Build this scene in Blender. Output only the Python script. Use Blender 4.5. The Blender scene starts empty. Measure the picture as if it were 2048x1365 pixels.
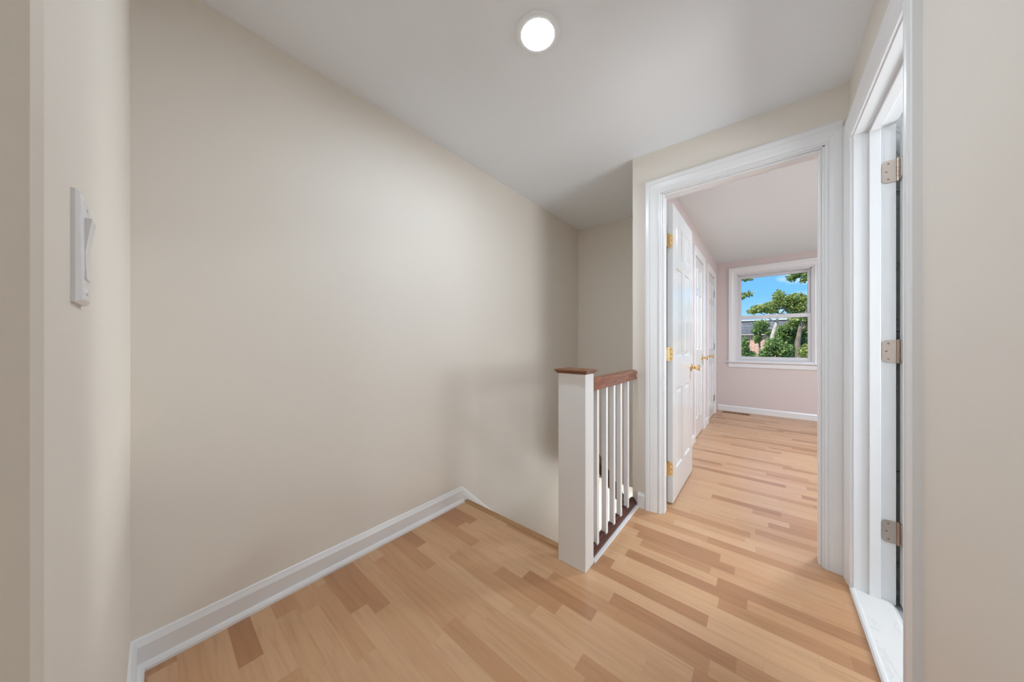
import bpy, bmesh, math, random
from mathutils import Vector, Matrix

SC = bpy.context.scene
COL = SC.collection
PI = math.pi

# ------------------------------------------------------------------ camera
cam_data = bpy.data.cameras.new('camera')
cam_data.sensor_width = 36.0
cam_data.lens = 607.35 / 2048 * 36.0
cam_data.shift_y = 4.5 / 2048
cam_data.clip_start = 0.02
cam_data.clip_end = 300
cam = bpy.data.objects.new('camera', cam_data)
cam.location = (0, 0, 1.11)
cam.rotation_euler = (PI / 2, 0, math.radians(39.8))
COL.objects.link(cam)
SC.camera = cam

# ------------------------------------------------------------------ exposure, world, sun, room light and added fill
SC.view_settings.view_transform = 'Standard'
SC.view_settings.look = 'None'
SC.view_settings.exposure = 0.48
SC.view_settings.gamma = 1.0
SC.view_settings.use_curve_mapping = False
SC.cycles.max_bounces = 24
SC.cycles.diffuse_bounces = 16
SC.cycles.glossy_bounces = 6
SC.cycles.transparent_max_bounces = 24
SC.cycles.sample_clamp_indirect = 6.0

SKY_STRENGTH = 1.0
SUN_STRENGTH = 4.8
LAMP_COL = (0.86, 1.0, 1.13)
FILL_COL = (0.87, 1.0, 1.11)
HALL_WATTS = 6.6
REAR_FILL = 5.0
BED_WATTS = 25.0
BATH_WATTS = 2.0
STAIR_FILL = 13.0
BED_FILL = 20.0
BATH_FILL = 36.0


def fill_light(name, loc, rot, sx, sy, watts, col=FILL_COL, spread=180):
    d = bpy.data.lights.new(name, 'AREA')
    d.shape = 'RECTANGLE'
    d.size, d.size_y = sx, sy
    d.energy = watts
    d.color = col
    d.spread = math.radians(spread)
    o = bpy.data.objects.new(name, d)
    o.location = loc
    o.rotation_euler = rot
    COL.objects.link(o)


# added fill lights out of view: stair foot, bathroom, passage, bedroom
fill_light('stair_foot_fill', (-1.08, 5.80, -1.75), (math.radians(112), 0, PI - 0.10), 0.60, 1.4, STAIR_FILL, (0.98, 0.98, 0.93), 60)
fill_light('bathroom_fill', (1.86, 1.45, 1.30), (0, math.radians(106), 0), 1.1, 0.8, BATH_FILL, (0.97, 1.0, 1.02))
fill_light('passage_fill', (-0.07, -1.97, 1.35), (math.radians(90), 0, 0), 0.56, 1.3, REAR_FILL)
fill_light('bedroom_fill', (3.10, 4.3, 1.50), (0, math.radians(90), 0), 1.3, 1.3, BED_FILL)


def nd(nt, typ, **kw):
    n = nt.nodes.new(typ)
    for k, v in kw.items():
        setattr(n, k, v)
    return n


def mth(nt, op, a, b=None, c=None):
    n = nt.nodes.new('ShaderNodeMath')
    n.operation = op
    for i, v in enumerate((a, b, c)):
        if v is None:
            continue
        if isinstance(v, (int, float)):
            n.inputs[i].default_value = v
        else:
            nt.links.new(v, n.inputs[i])
    return n.outputs[0]


world = bpy.data.worlds.new('sky')
SC.world = world
world.use_nodes = True
nt = world.node_tree
nt.nodes.clear()
wout = nd(nt, 'ShaderNodeOutputWorld')
bg = nd(nt, 'ShaderNodeBackground')
bg.inputs['Strength'].default_value = SKY_STRENGTH
tc = nd(nt, 'ShaderNodeTexCoord')
sep = nd(nt, 'ShaderNodeSeparateXYZ')
nt.links.new(tc.outputs['Generated'], sep.inputs[0])
ramp = nd(nt, 'ShaderNodeValToRGB')
ramp.color_ramp.elements[0].position = 0.0
ramp.color_ramp.elements[0].color = (0.42, 0.68, 0.98, 1)
ramp.color_ramp.elements[1].position = 0.30
ramp.color_ramp.elements[1].color = (0.10, 0.34, 0.86, 1)
e = ramp.color_ramp.elements.new(0.12)
e.color = (0.17, 0.46, 0.95, 1)
nt.links.new(sep.outputs['Z'], ramp.inputs[0])
noi = nd(nt, 'ShaderNodeTexNoise')
noi.inputs['Scale'].default_value = 7.0
noi.inputs['Detail'].default_value = 6.0
mp = nd(nt, 'ShaderNodeMapping')
mp.inputs['Scale'].default_value = (1.0, 1.0, 2.4)
mp.inputs['Location'].default_value = (0.13, 0.0, 0.05)
nt.links.new(tc.outputs['Generated'], mp.inputs[0])
nt.links.new(mp.outputs[0], noi.inputs['Vector'])
cr = nd(nt, 'ShaderNodeValToRGB')
cr.color_ramp.elements[0].position = 0.52
cr.color_ramp.elements[0].color = (0, 0, 0, 1)
cr.color_ramp.elements[1].position = 0.74
cr.color_ramp.elements[1].color = (1, 1, 1, 1)
nt.links.new(noi.outputs[0], cr.inputs[0])
mx = nd(nt, 'ShaderNodeMixRGB')
mx.inputs[2].default_value = (0.80, 0.90, 1.0, 1)
nt.links.new(cr.outputs[0], mx.inputs[0])
nt.links.new(ramp.outputs[0], mx.inputs[1])
nt.links.new(mx.outputs[0], bg.inputs['Color'])
nt.links.new(bg.outputs[0], wout.inputs[0])

sun_d = bpy.data.lights.new('sun', 'SUN')
sun_d.energy = SUN_STRENGTH
sun_d.angle = math.radians(0.6)
sun_d.color = (1.0, 0.95, 0.86)
sun = bpy.data.objects.new('sun', sun_d)
sun.rotation_euler = (math.radians(42), 0, math.radians(-28))
COL.objects.link(sun)


# ------------------------------------------------------------------ materials
def pmat(name, col, rough=0.5, metal=0.0, spec=0.5, noise=0.0, nscale=8.0, bump=0.0, bscale=200.0, emit=None, estr=0.0):
    m = bpy.data.materials.new(name)
    m.use_nodes = True
    t = m.node_tree
    b = t.nodes['Principled BSDF']
    b.inputs['Base Color'].default_value = (*col, 1)
    b.inputs['Roughness'].default_value = rough
    b.inputs['Metallic'].default_value = metal
    b.inputs['Specular IOR Level'].default_value = spec
    if noise:
        c = nd(t, 'ShaderNodeTexCoord')
        n = nd(t, 'ShaderNodeTexNoise')
        n.inputs['Scale'].default_value = nscale
        n.inputs['Detail'].default_value = 4
        t.links.new(c.outputs['Object'], n.inputs['Vector'])
        r = nd(t, 'ShaderNodeValToRGB')
        r.color_ramp.elements[0].position = 0.3
        r.color_ramp.elements[1].position = 0.7
        r.color_ramp.elements[0].color = (*[x * (1 - noise) for x in col], 1)
        r.color_ramp.elements[1].color = (*[min(1, x * (1 + noise)) for x in col], 1)
        t.links.new(n.outputs[0], r.inputs[0])
        t.links.new(r.outputs[0], b.inputs['Base Color'])
    if bump:
        c = nd(t, 'ShaderNodeTexCoord')
        n = nd(t, 'ShaderNodeTexNoise')
        n.inputs['Scale'].default_value = bscale
        n.inputs['Detail'].default_value = 3
        t.links.new(c.outputs['Object'], n.inputs['Vector'])
        bp = nd(t, 'ShaderNodeBump')
        bp.inputs['Strength'].default_value = bump
        bp.inputs['Distance'].default_value = 0.002
        t.links.new(n.outputs[0], bp.inputs['Height'])
        t.links.new(bp.outputs[0], b.inputs['Normal'])
    if emit:
        b.inputs['Emission Color'].default_value = (*emit, 1)
        b.inputs['Emission Strength'].default_value = estr
    return m


def ramp_node(t, fac, stops, mode='LINEAR'):
    r = nd(t, 'ShaderNodeValToRGB')
    r.color_ramp.interpolation = mode
    els = r.color_ramp.elements
    while len(els) < len(stops):
        els.new(0.5)
    for el, (p, c) in zip(els, stops):
        el.position = p
        el.color = (*c, 1)
    t.links.new(fac, r.inputs[0])
    return r.outputs[0]


def strip_floor():
    m = bpy.data.materials.new('beech_strip_laminate')
    m.use_nodes = True
    t = m.node_tree
    b = t.nodes['Principled BSDF']
    c = nd(t, 'ShaderNodeTexCoord')
    s = nd(t, 'ShaderNodeSeparateXYZ')
    t.links.new(c.outputs['Object'], s.inputs[0])
    x, y = s.outputs[0], s.outputs[1]
    v = mth(t, 'DIVIDE', mth(t, 'ADD', y, 20.017), 0.0665)
    row = mth(t, 'FLOOR', v)
    fv = mth(t, 'FRACT', v)
    w1 = nd(t, 'ShaderNodeTexWhiteNoise', noise_dimensions='1D')
    t.links.new(row, w1.inputs['W'])
    w2 = nd(t, 'ShaderNodeTexWhiteNoise', noise_dimensions='1D')
    t.links.new(mth(t, 'ADD', row, 913.3), w2.inputs['W'])
    ln = mth(t, 'MULTIPLY_ADD', w1.outputs['Value'], 0.30, 0.30)
    u = mth(t, 'DIVIDE', mth(t, 'ADD', mth(t, 'ADD', x, 20), mth(t, 'MULTIPLY', w2.outputs['Value'], 3.0)), ln)
    cell = mth(t, 'FLOOR', u)
    fu = mth(t, 'FRACT', u)
    cmb = nd(t, 'ShaderNodeCombineXYZ')
    t.links.new(row, cmb.inputs[0])
    t.links.new(cell, cmb.inputs[1])
    wc = nd(t, 'ShaderNodeTexWhiteNoise', noise_dimensions='2D')
    t.links.new(cmb.outputs[0], wc.inputs['Vector'])
    base = ramp_node(t, wc.outputs['Value'], [
        (0.0, (0.39, 0.190, 0.090)), (0.20, (0.445, 0.230, 0.112)), (0.34, (0.52, 0.287, 0.146)),
        (0.55, (0.55, 0.320, 0.172)), (0.78, (0.585, 0.356, 0.202)), (1.0, (0.54, 0.314, 0.164))])
    # grain along the strip
    cmb2 = nd(t, 'ShaderNodeCombineXYZ')
    t.links.new(mth(t, 'ADD', mth(t, 'MULTIPLY', x, 2.2), mth(t, 'MULTIPLY', wc.outputs['Value'], 37.0)), cmb2.inputs[0])
    t.links.new(mth(t, 'MULTIPLY', y, 34.0), cmb2.inputs[1])
    t.links.new(wc.outputs['Value'], cmb2.inputs[2])
    gn = nd(t, 'ShaderNodeTexNoise')
    gn.inputs['Scale'].default_value = 1.6
    gn.inputs['Detail'].default_value = 5
    gn.inputs['Distortion'].default_value = 0.6
    t.links.new(cmb2.outputs[0], gn.inputs['Vector'])
    g = ramp_node(t, gn.outputs[0], [(0.28, (0.86, 0.84, 0.82)), (0.5, (1.0, 1.0, 1.0)), (0.75, (1.06, 1.06, 1.06))])
    mul = nd(t, 'ShaderNodeMixRGB', blend_type='MULTIPLY')
    mul.inputs[0].default_value = 0.9
    t.links.new(base, mul.inputs[1])
    t.links.new(g, mul.inputs[2])
    # thin joints
    jv = mth(t, 'LESS_THAN', mth(t, 'MINIMUM', fv, mth(t, 'SUBTRACT', 1.0, fv)), 0.010)
    ju = mth(t, 'LESS_THAN', mth(t, 'MULTIPLY', mth(t, 'MINIMUM', fu, mth(t, 'SUBTRACT', 1.0, fu)), ln), 0.0007)
    j = mth(t, 'MULTIPLY', mth(t, 'MAXIMUM', jv, ju), 0.16)
    dk = nd(t, 'ShaderNodeMixRGB')
    dk.inputs[2].default_value = (0.20, 0.10, 0.05, 1)
    t.links.new(j, dk.inputs[0])
    t.links.new(mul.outputs[0], dk.inputs[1])
    t.links.new(dk.outputs[0], b.inputs['Base Color'])
    b.inputs['Roughness'].default_value = 0.30
    b.inputs['Specular IOR Level'].default_value = 0.62
    return m


def wood(name, dark, light, rough=0.3, axis=(1.0, 14.0, 14.0)):
    m = bpy.data.materials.new(name)
    m.use_nodes = True
    t = m.node_tree
    b = t.nodes['Principled BSDF']
    c = nd(t, 'ShaderNodeTexCoord')
    mpn = nd(t, 'ShaderNodeMapping')
    mpn.inputs['Scale'].default_value = axis
    t.links.new(c.outputs['Object'], mpn.inputs[0])
    n = nd(t, 'ShaderNodeTexNoise')
    n.inputs['Scale'].default_value = 4.0
    n.inputs['Detail'].default_value = 6
    n.inputs['Distortion'].default_value = 0.8
    t.links.new(mpn.outputs[0], n.inputs['Vector'])
    t.links.new(ramp_node(t, n.outputs[0], [(0.3, dark), (0.7, light)]), b.inputs['Base Color'])
    b.inputs['Roughness'].default_value = rough
    b.inputs['Specular IOR Level'].default_value = 0.5
    return m


def marble(name, base, vein, rough=0.25, tile=None):
    m = bpy.data.materials.new(name)
    m.use_nodes = True
    t = m.node_tree
    b = t.nodes['Principled BSDF']
    c = nd(t, 'ShaderNodeTexCoord')
    n = nd(t, 'ShaderNodeTexNoise')
    n.inputs['Scale'].default_value = 3.0
    n.inputs['Detail'].default_value = 8
    n.inputs['Distortion'].default_value = 2.2
    t.links.new(c.outputs['Object'], n.inputs['Vector'])
    col = ramp_node(t, n.outputs[0], [(0.40, base), (0.495, base), (0.515, vein), (0.54, base), (1.0, base)])
    if tile:
        s = nd(t, 'ShaderNodeSeparateXYZ')
        t.links.new(c.outputs['Object'], s.inputs[0])
        lines = None
        for ax, sz in tile:
            f = mth(t, 'FRACT', mth(t, 'DIVIDE', mth(t, 'ADD', s.outputs[ax], 10.0), sz))
            l = mth(t, 'LESS_THAN', mth(t, 'MULTIPLY', f, sz), 0.004)
            lines = l if lines is None else mth(t, 'MAXIMUM', lines, l)
        mxn = nd(t, 'ShaderNodeMixRGB')
        mxn.inputs[2].default_value = (0.12, 0.12, 0.125, 1)
        t.links.new(lines, mxn.inputs[0])
        t.links.new(col, mxn.inputs[1])
        col = mxn.outputs[0]
    t.links.new(col, b.inputs['Base Color'])
    b.inputs['Roughness'].default_value = rough
    return m


def brick_mat(name, c1, c2, mortar, bw, bh, msize, rough=0.8):
    m = bpy.data.materials.new(name)
    m.use_nodes = True
    t = m.node_tree
    b = t.nodes['Principled BSDF']
    c = nd(t, 'ShaderNodeTexCoord')
    s = nd(t, 'ShaderNodeSeparateXYZ')
    t.links.new(c.outputs['Object'], s.inputs[0])
    cmb = nd(t, 'ShaderNodeCombineXYZ')
    t.links.new(mth(t, 'ADD', s.outputs[0], s.outputs[1]), cmb.inputs[0])
    t.links.new(s.outputs[2], cmb.inputs[1])
    br = nd(t, 'ShaderNodeTexBrick')
    br.inputs['Color1'].default_value = (*c1, 1)
    br.inputs['Color2'].default_value = (*c2, 1)
    br.inputs['Mortar'].default_value = (*mortar, 1)
    br.inputs['Scale'].default_value = 1.0
    br.inputs['Brick Width'].default_value = bw
    br.inputs['Row Height'].default_value = bh
    br.inputs['Mortar Size'].default_value = msize
    t.links.new(cmb.outputs[0], br.inputs['Vector'])
    t.links.new(br.outputs['Color'], b.inputs['Base Color'])
    b.inputs['Roughness'].default_value = rough
    return m


def leaf_mat(name, cols):
    m = bpy.data.materials.new(name)
    m.use_nodes = True
    t = m.node_tree
    b = t.nodes['Principled BSDF']
    g = nd(t, 'ShaderNodeNewGeometry')
    col = ramp_node(t, g.outputs['Random Per Island'], [(i / (len(cols) - 1), c) for i, c in enumerate(cols)])
    t.links.new(col, b.inputs['Base Color'])
    b.inputs['Roughness'].default_value = 0.5
    b.inputs['Specular IOR Level'].default_value = 0.3
    tr = nd(t, 'ShaderNodeBsdfTranslucent')
    t.links.new(col, tr.inputs['Color'])
    mix = nd(t, 'ShaderNodeMixShader')
    mix.inputs[0].default_value = 0.35
    t.links.new(b.outputs[0], mix.inputs[1])
    t.links.new(tr.outputs[0], mix.inputs[2])
    t.links.new(mix.outputs[0], t.nodes['Material Output'].inputs[0])
    return m


def glass_mat():
    m = bpy.data.materials.new('window_glass')
    m.use_nodes = True
    t = m.node_tree
    t.nodes.remove(t.nodes['Principled BSDF'])
    tr = nd(t, 'ShaderNodeBsdfTransparent')
    tr.inputs[0].default_value = (0.97, 0.98, 0.98, 1)
    gl = nd(t, 'ShaderNodeBsdfGlossy')
    gl.inputs['Roughness'].default_value = 0.02
    fr = nd(t, 'ShaderNodeFresnel')
    fr.inputs[0].default_value = 1.10
    mix = nd(t, 'ShaderNodeMixShader')
    t.links.new(fr.outputs[0], mix.inputs[0])
    t.links.new(tr.outputs[0], mix.inputs[1])
    t.links.new(gl.outputs[0], mix.inputs[2])
    t.links.new(mix.outputs[0], t.nodes['Material Output'].inputs[0])
    return m


WALL = pmat('beige_wall_paint', (0.775, 0.735, 0.675), 0.55, spec=0.3, bump=0.05, bscale=160)
PINK = pmat('pale_pink_wall_paint', (0.68, 0.605, 0.592), 0.55, spec=0.3, bump=0.05, bscale=160)
CEIL = pmat('white_ceiling_paint', (0.84, 0.89, 0.94), 0.8, spec=0.2, bump=0.04, bscale=120)
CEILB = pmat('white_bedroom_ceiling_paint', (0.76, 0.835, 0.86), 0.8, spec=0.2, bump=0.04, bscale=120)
TRIM = pmat('white_trim_paint', (0.80, 0.81, 0.825), 0.28, spec=0.5)
DOORP = pmat('white_door_paint', (0.79, 0.82, 0.825), 0.14, spec=0.6)
RAILP = pmat('white_railing_paint', (0.80, 0.81, 0.82), 0.30, spec=0.5)
PLAST = pmat('white_switch_plastic', (0.78, 0.80, 0.83), 0.25, spec=0.5)
FLOOR = strip_floor()
NOSE = wood('stair_nosing_oak', (0.30, 0.155, 0.065), (0.42, 0.235, 0.105), 0.35, (1.0, 20.0, 20.0))
MAHOG = wood('red_mahogany', (0.14, 0.045, 0.025), (0.29, 0.115, 0.065), 0.24, (18.0, 1.6, 18.0))
MAHOD = wood('dark_mahogany', (0.045, 0.011, 0.008), (0.095, 0.027, 0.018), 0.22, (18.0, 1.6, 18.0))
CAPW = wood('newel_cap_wood', (0.13, 0.045, 0.020), (0.27, 0.115, 0.055), 0.22, (2.0, 20.0, 20.0))
BRASS = pmat('polished_brass', (0.83, 0.60, 0.30), 0.22, metal=1.0)
BRASSD = pmat('brass_screw', (0.35, 0.24, 0.11), 0.35, metal=1.0)
NICKEL = pmat('brushed_nickel', (0.50, 0.42, 0.36), 0.32, metal=1.0)
NICKD = pmat('nickel_screw', (0.26, 0.23, 0.21), 0.35, metal=1.0)
STEEL = pmat('grey_hinge_metal', (0.38, 0.37, 0.36), 0.35, metal=1.0)
MARB = marble('white_marble', (0.74, 0.74, 0.735), (0.67, 0.67, 0.675), 0.25)
TILEW = marble('grey_marble_wall_tile', (0.56, 0.56, 0.57), (0.36, 0.36, 0.37), 0.25, tile=((2, 0.62), (0, 0.62)))
TILEF = marble('grey_marble_floor_tile', (0.36, 0.36, 0.37), (0.55, 0.55, 0.56), 0.3, tile=((0, 0.31), (1, 0.31)))
BATHP = pmat('bathroom_paint', (0.62, 0.63, 0.64), 0.6)
LENS = pmat('lamp_lens', (0.9, 0.9, 0.9), 0.4, emit=(0.93, 1.0, 1.06), estr=22.0)
VENTW = pmat('brown_register_metal', (0.36, 0.20, 0.10), 0.4, noise=0.15, nscale=20)
DARK = pmat('dark_opening', (0.02, 0.014, 0.010), 0.7)
VINYL = pmat('window_vinyl', (0.70, 0.70, 0.72), 0.3)
GLASS = glass_mat()
BRICK = brick_mat('red_brick', (0.44, 0.15, 0.085), (0.58, 0.25, 0.15), (0.62, 0.55, 0.48), 0.24, 0.088, 0.014)
SLATE = brick_mat('grey_slate', (0.095, 0.095, 0.103), (0.15, 0.147, 0.15), (0.055, 0.055, 0.06), 0.30, 0.17, 0.012, 0.65)
CORN = pmat('cream_cornice_paint', (0.55, 0.52, 0.47), 0.6)
BARKP = pmat('pale_bark', (0.50, 0.43, 0.34), 0.85, noise=0.25, nscale=9)
BARKD = pmat('brown_bark', (0.20, 0.155, 0.115), 0.9, noise=0.3, nscale=9)
LEAFA = leaf_mat('tree_leaf', [(0.12, 0.18, 0.04), (0.26, 0.33, 0.09), (0.46, 0.50, 0.19), (0.21, 0.29, 0.07)])
LEAFB = leaf_mat('yellow_green_leaf', [(0.14, 0.20, 0.04), (0.31, 0.38, 0.09), (0.54, 0.56, 0.20), (0.25, 0.33, 0.08)])
LEAFC = leaf_mat('shrub_leaf', [(0.07, 0.14, 0.03), (0.19, 0.29, 0.07), (0.38, 0.48, 0.17), (0.15, 0.24, 0.06)])
GRASS = pmat('lawn', (0.09, 0.15, 0.04), 0.9, noise=0.3, nscale=3)


# ------------------------------------------------------------------ mesh helpers
def box(bm, x0, x1, y0, y1, z0, z1, bev=0.0):
    vs = [bm.verts.new((x, y, z)) for x in (x0, x1) for y in (y0, y1) for z in (z0, z1)]
    idx = [(0, 1, 3, 2), (4, 6, 7, 5), (0, 4, 5, 1), (2, 3, 7, 6), (0, 2, 6, 4), (1, 5, 7, 3)]
    fs = [bm.faces.new([vs[i] for i in f]) for f in idx]
    if bev:
        es = list({ed for f in fs for ed in f.edges})
        bmesh.ops.bevel(bm, geom=es, offset=bev, segments=2, profile=0.5, affect='EDGES')


def prism(bm, pts, fn0, fn1, bev=0.0):
    """close a polygon between two maps of its points"""
    a = [bm.verts.new(fn0(p)) for p in pts]
    b = [bm.verts.new(fn1(p)) for p in pts]
    n = len(pts)
    bm.faces.new(a)
    bm.faces.new(b[::-1])
    for i in range(n):
        bm.faces.new((a[i], b[i], b[(i + 1) % n], a[(i + 1) % n]))


def lathe(bm, prof, origin, axis, seg=24, scale2=1.0):
    """prof: list of (distance along axis, radius)"""
    ax = Vector(axis).normalized()
    up = Vector((0, 0, 1)) if abs(ax.z) < 0.9 else Vector((1, 0, 0))
    e1 = ax.cross(up).normalized()
    e2 = ax.cross(e1).normalized()
    o = Vector(origin)
    rings = []
    for d, r in prof:
        if r < 1e-6:
            rings.append([bm.verts.new(o + ax * d)])
        else:
            rings.append([bm.verts.new(o + ax * d + (e1 * math.cos(2 * PI * k / seg) + e2 * math.sin(2 * PI * k / seg)) * r)
                          for k in range(seg)])
    for A, B in zip(rings, rings[1:]):
        for k in range(seg):
            k2 = (k + 1) % seg
            if len(A) == 1 and len(B) == 1:
                continue
            if len(A) == 1:
                bm.faces.new((A[0], B[k], B[k2]))
            elif len(B) == 1:
                bm.faces.new((A[k], B[0], A[k2]))
            else:
                bm.faces.new((A[k], B[k], B[k2], A[k2]))


def tube(bm, path, radii, seg=10):
    path = [Vector(p) for p in path]
    rings = []
    for i, p in enumerate(path):
        d = (path[min(i + 1, len(path) - 1)] - path[max(i - 1, 0)]).normalized()
        up = Vector((0, 1, 0)) if abs(d.y) < 0.9 else Vector((1, 0, 0))
        e1 = d.cross(up).normalized()
        e2 = d.cross(e1).normalized()
        rings.append([bm.verts.new(p + (e1 * math.cos(2 * PI * k / seg) + e2 * math.sin(2 * PI * k / seg)) * radii[i])
                      for k in range(seg)])
    for A, B in zip(rings, rings[1:]):
        for k in range(seg):
            bm.faces.new((A[k], B[k], B[(k + 1) % seg], A[(k + 1) % seg]))
    bm.faces.new(rings[0][::-1])
    bm.faces.new(rings[-1])


def sweep_frame(bm, nodes, prof, mp, closed=False):
    """nodes: list of (point, outward offset vector per unit) in wall plane; prof: (offset outward, protrusion)"""
    rings = []
    for n in nodes:
        (a, z), (da, dz) = n[0], n[1]
        lim = n[2] if len(n) > 2 else 9
        rings.append([bm.verts.new(mp(a + da * min(o, lim), z + dz * o, p)) for o, p in prof])
    n = len(prof)
    pairs = list(zip(rings, rings[1:]))
    if closed:
        pairs.append((rings[-1], rings[0]))
    for A, B in pairs:
        for k in range(n):
            bm.faces.new((A[k], B[k], B[(k + 1) % n], A[(k + 1) % n]))
    if not closed:
        bm.faces.new(rings[0][::-1])
        bm.faces.new(rings[-1])


def obj(name, bm, mat, parent=None, smooth=False, loc=None):
    bmesh.ops.remove_doubles(bm, verts=bm.verts, dist=1e-6)
    bmesh.ops.recalc_face_normals(bm, faces=bm.faces)
    me = bpy.data.meshes.new(name)
    if loc is not None:
        bmesh.ops.translate(bm, verts=bm.verts, vec=-Vector(loc))
    bm.to_mesh(me)
    bm.free()
    me.materials.append(mat)
    o = bpy.data.objects.new(name, me)
    COL.objects.link(o)
    if loc is not None:
        o.location = loc
    if smooth:
        for p in me.polygons:
            p.use_smooth = True
        me.set_sharp_from_angle(angle=math.radians(35))
    if parent is not None:
        o.parent = parent
    return o


def tag(o, label, cat, group=None, kind=None):
    o['label'] = label
    o['category'] = cat
    if group:
        o['group'] = group
    if kind:
        o['kind'] = kind
    return o


def struct(name, bm, mat, label, cat, **kw):
    return tag(obj(name, bm, mat, **kw), label, cat, kind='structure')


def empty(name, loc, label, cat, group=None, kind=None):
    o = bpy.data.objects.new(name, None)
    o.location = loc
    o.empty_display_size = 0.05
    COL.objects.link(o)
    return tag(o, label, cat, group, kind)


def B(*boxes, bev=0.0):
    bm = bmesh.new()
    for b in boxes:
        box(bm, *b, bev=bev)
    return bm


# ------------------------------------------------------------------ key dimensions
XL = -1.640          # left wall face
XR = 0.305           # right wall face
YD = 2.138           # hall face of the bedroom door wall
YB = 2.250           # bedroom face of that wall
XE = -0.700          # left end of the bedroom door wall (stairwell side)
XP = -0.617          # bedroom left wall face
YW = 6.110           # window wall face
YST = 1.450          # stair opening edge
YF = 3.150           # far wall of the stairwell
ZBC = 2.440          # bedroom ceiling


def zceil(x):
    return 2.408 - 0.058 * (x - XL) / (XR - XL)


# ------------------------------------------------------------------ floor and ceilings
bm = bmesh.new()
box(bm, -2.2, 0.300, -2.1, YST - 0.035, -0.16, 0.0)
box(bm, -0.690, 0.300, YST - 0.035, 2.28, -0.16, 0.0)
box(bm, XP - 0.04, 3.3, 2.28, YW + 0.05, -0.16, 0.0)
struct('floor', bm, FLOOR, 'light beech strip floor running from the landing into the pink bedroom', 'floor')

Ls = [(-1.80, -2.1), (0.43, -2.1), (0.43, YD + 0.05), (XE + 0.03, YD + 0.05), (XE + 0.03, YF + 0.06), (-1.80, YF + 0.06)]
bm = bmesh.new()
prism(bm, Ls, lambda p: (p[0], p[1], zceil(p[0])), lambda p: (p[0], p[1], 2.56))
struct('ceiling', bm, CEIL, 'white painted ceiling over the landing and the stairwell', 'ceiling')
struct('ceiling_bedroom', B((XP - 0.05, 3.3, YB - 0.05, YW + 0.05, ZBC, 2.56)), CEILB,
       'white ceiling of the pink bedroom seen through the doorway', 'ceiling')
struct('ceiling_bathroom', B((0.43, 2.0, 0.3, YD + 0.05, 2.36, 2.56)), CEIL, 'white bathroom ceiling behind the right hand doorway', 'ceiling')

# ------------------------------------------------------------------ walls
struct('wall_left', B((XL - 0.15, XL, -0.3, 6.0, -2.75, 2.56)), WALL, 'long beige wall on the left running beside the stairs', 'wall')

bm = bmesh.new()
pts = [(XL, -0.037), (-0.456, -0.0545), (-0.450, -0.060), (-0.450, -2.0), (-0.57, -2.0), (-0.57, -0.20), (XL, -0.20)]
prism(bm, pts, lambda p: (p[0], p[1], 0.0), lambda p: (p[0], p[1], 2.50))
struct('wall_near', bm, WALL, 'short beige wall corner at far left carrying the light switch', 'wall')

bm = bmesh.new()
box(bm, XR, 0.425, -2.0, 1.327, 0.0, 2.50)
box(bm, XR, 0.425, 2.043, YD, 0.0, 2.50)
box(bm, XR, 0.425, 1.327, 2.043, 2.058, 2.50)
struct('wall_right', bm, WALL, 'beige wall along the right edge holding the bathroom doorway', 'wall')

struct('wall_back', B((-0.57, 0.43, -2.12, -2.0, 0.0, 2.50)), WALL, 'beige wall closing the passage behind the viewer', 'wall')

bm = bmesh.new()
box(bm, XE, -0.529, YD, 2.195, 0.0, 2.50)
box(bm, 0.233, 1.70, YD, 2.195, 0.0, 2.50)
box(bm, -0.529, 0.233, YD, 2.195, 2.096, 2.50)
struct('wall_front', bm, WALL, 'beige wall around the white framed bedroom doorway', 'wall')

bm = bmesh.new()
box(bm, -0.66, -0.529, 2.195, YB, 0.0, 2.50)
box(bm, 0.233, 3.2, 2.195, YB, 0.0, 2.50)
box(bm, -0.529, 0.233, 2.195, YB, 2.096, 2.50)
struct('wall_bedroom_front', bm, PINK, 'pink bedroom side of the wall around the doorway', 'wall')

C2 = (3.985, 4.595)   # closet door openings in the bedroom left wall
C3 = (5.055, 5.715)
CH = 2.125
bm = bmesh.new()
box(bm, -0.66, XP, YB, C2[0], 0, 2.50)
box(bm, -0.66, XP, C2[1], C3[0], 0, 2.50)
box(bm, -0.66, XP, C3[1], YW + 0.1, 0, 2.50)
box(bm, -0.66, XP, C2[0], C2[1], CH, 2.50)
box(bm, -0.66, XP, C3[0], C3[1], CH, 2.50)
struct('wall_bedroom_left', bm, PINK, 'pink bedroom wall holding two white closet doors', 'wall')

bm = bmesh.new()
box(bm, XE, -0.66, 2.195, YW + 0.1, -0.16, 2.50)
box(bm, XE, -0.66, YST, 6.0, -2.75, -0.16)
struct('wall_stair_right', bm, WALL, 'beige stairwell wall backing onto the bedroom', 'wall')
struct('wall_stair_far', B((XL, XE, YF, YF + 0.10, -0.35, 2.50)), WALL, 'beige wall at the far end of the stairwell above the railing', 'wall')
bm = B((XL, XE, 5.85, 6.0, -2.75, -0.3), (XL, XE, YF + 0.1, 6.0, -0.40, -0.30), (XL, XE, YST, 6.0, -2.80, -2.70))
struct('wall_stair_below', bm, WALL, 'beige walls closing the foot of the stairs', 'wall')

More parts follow.
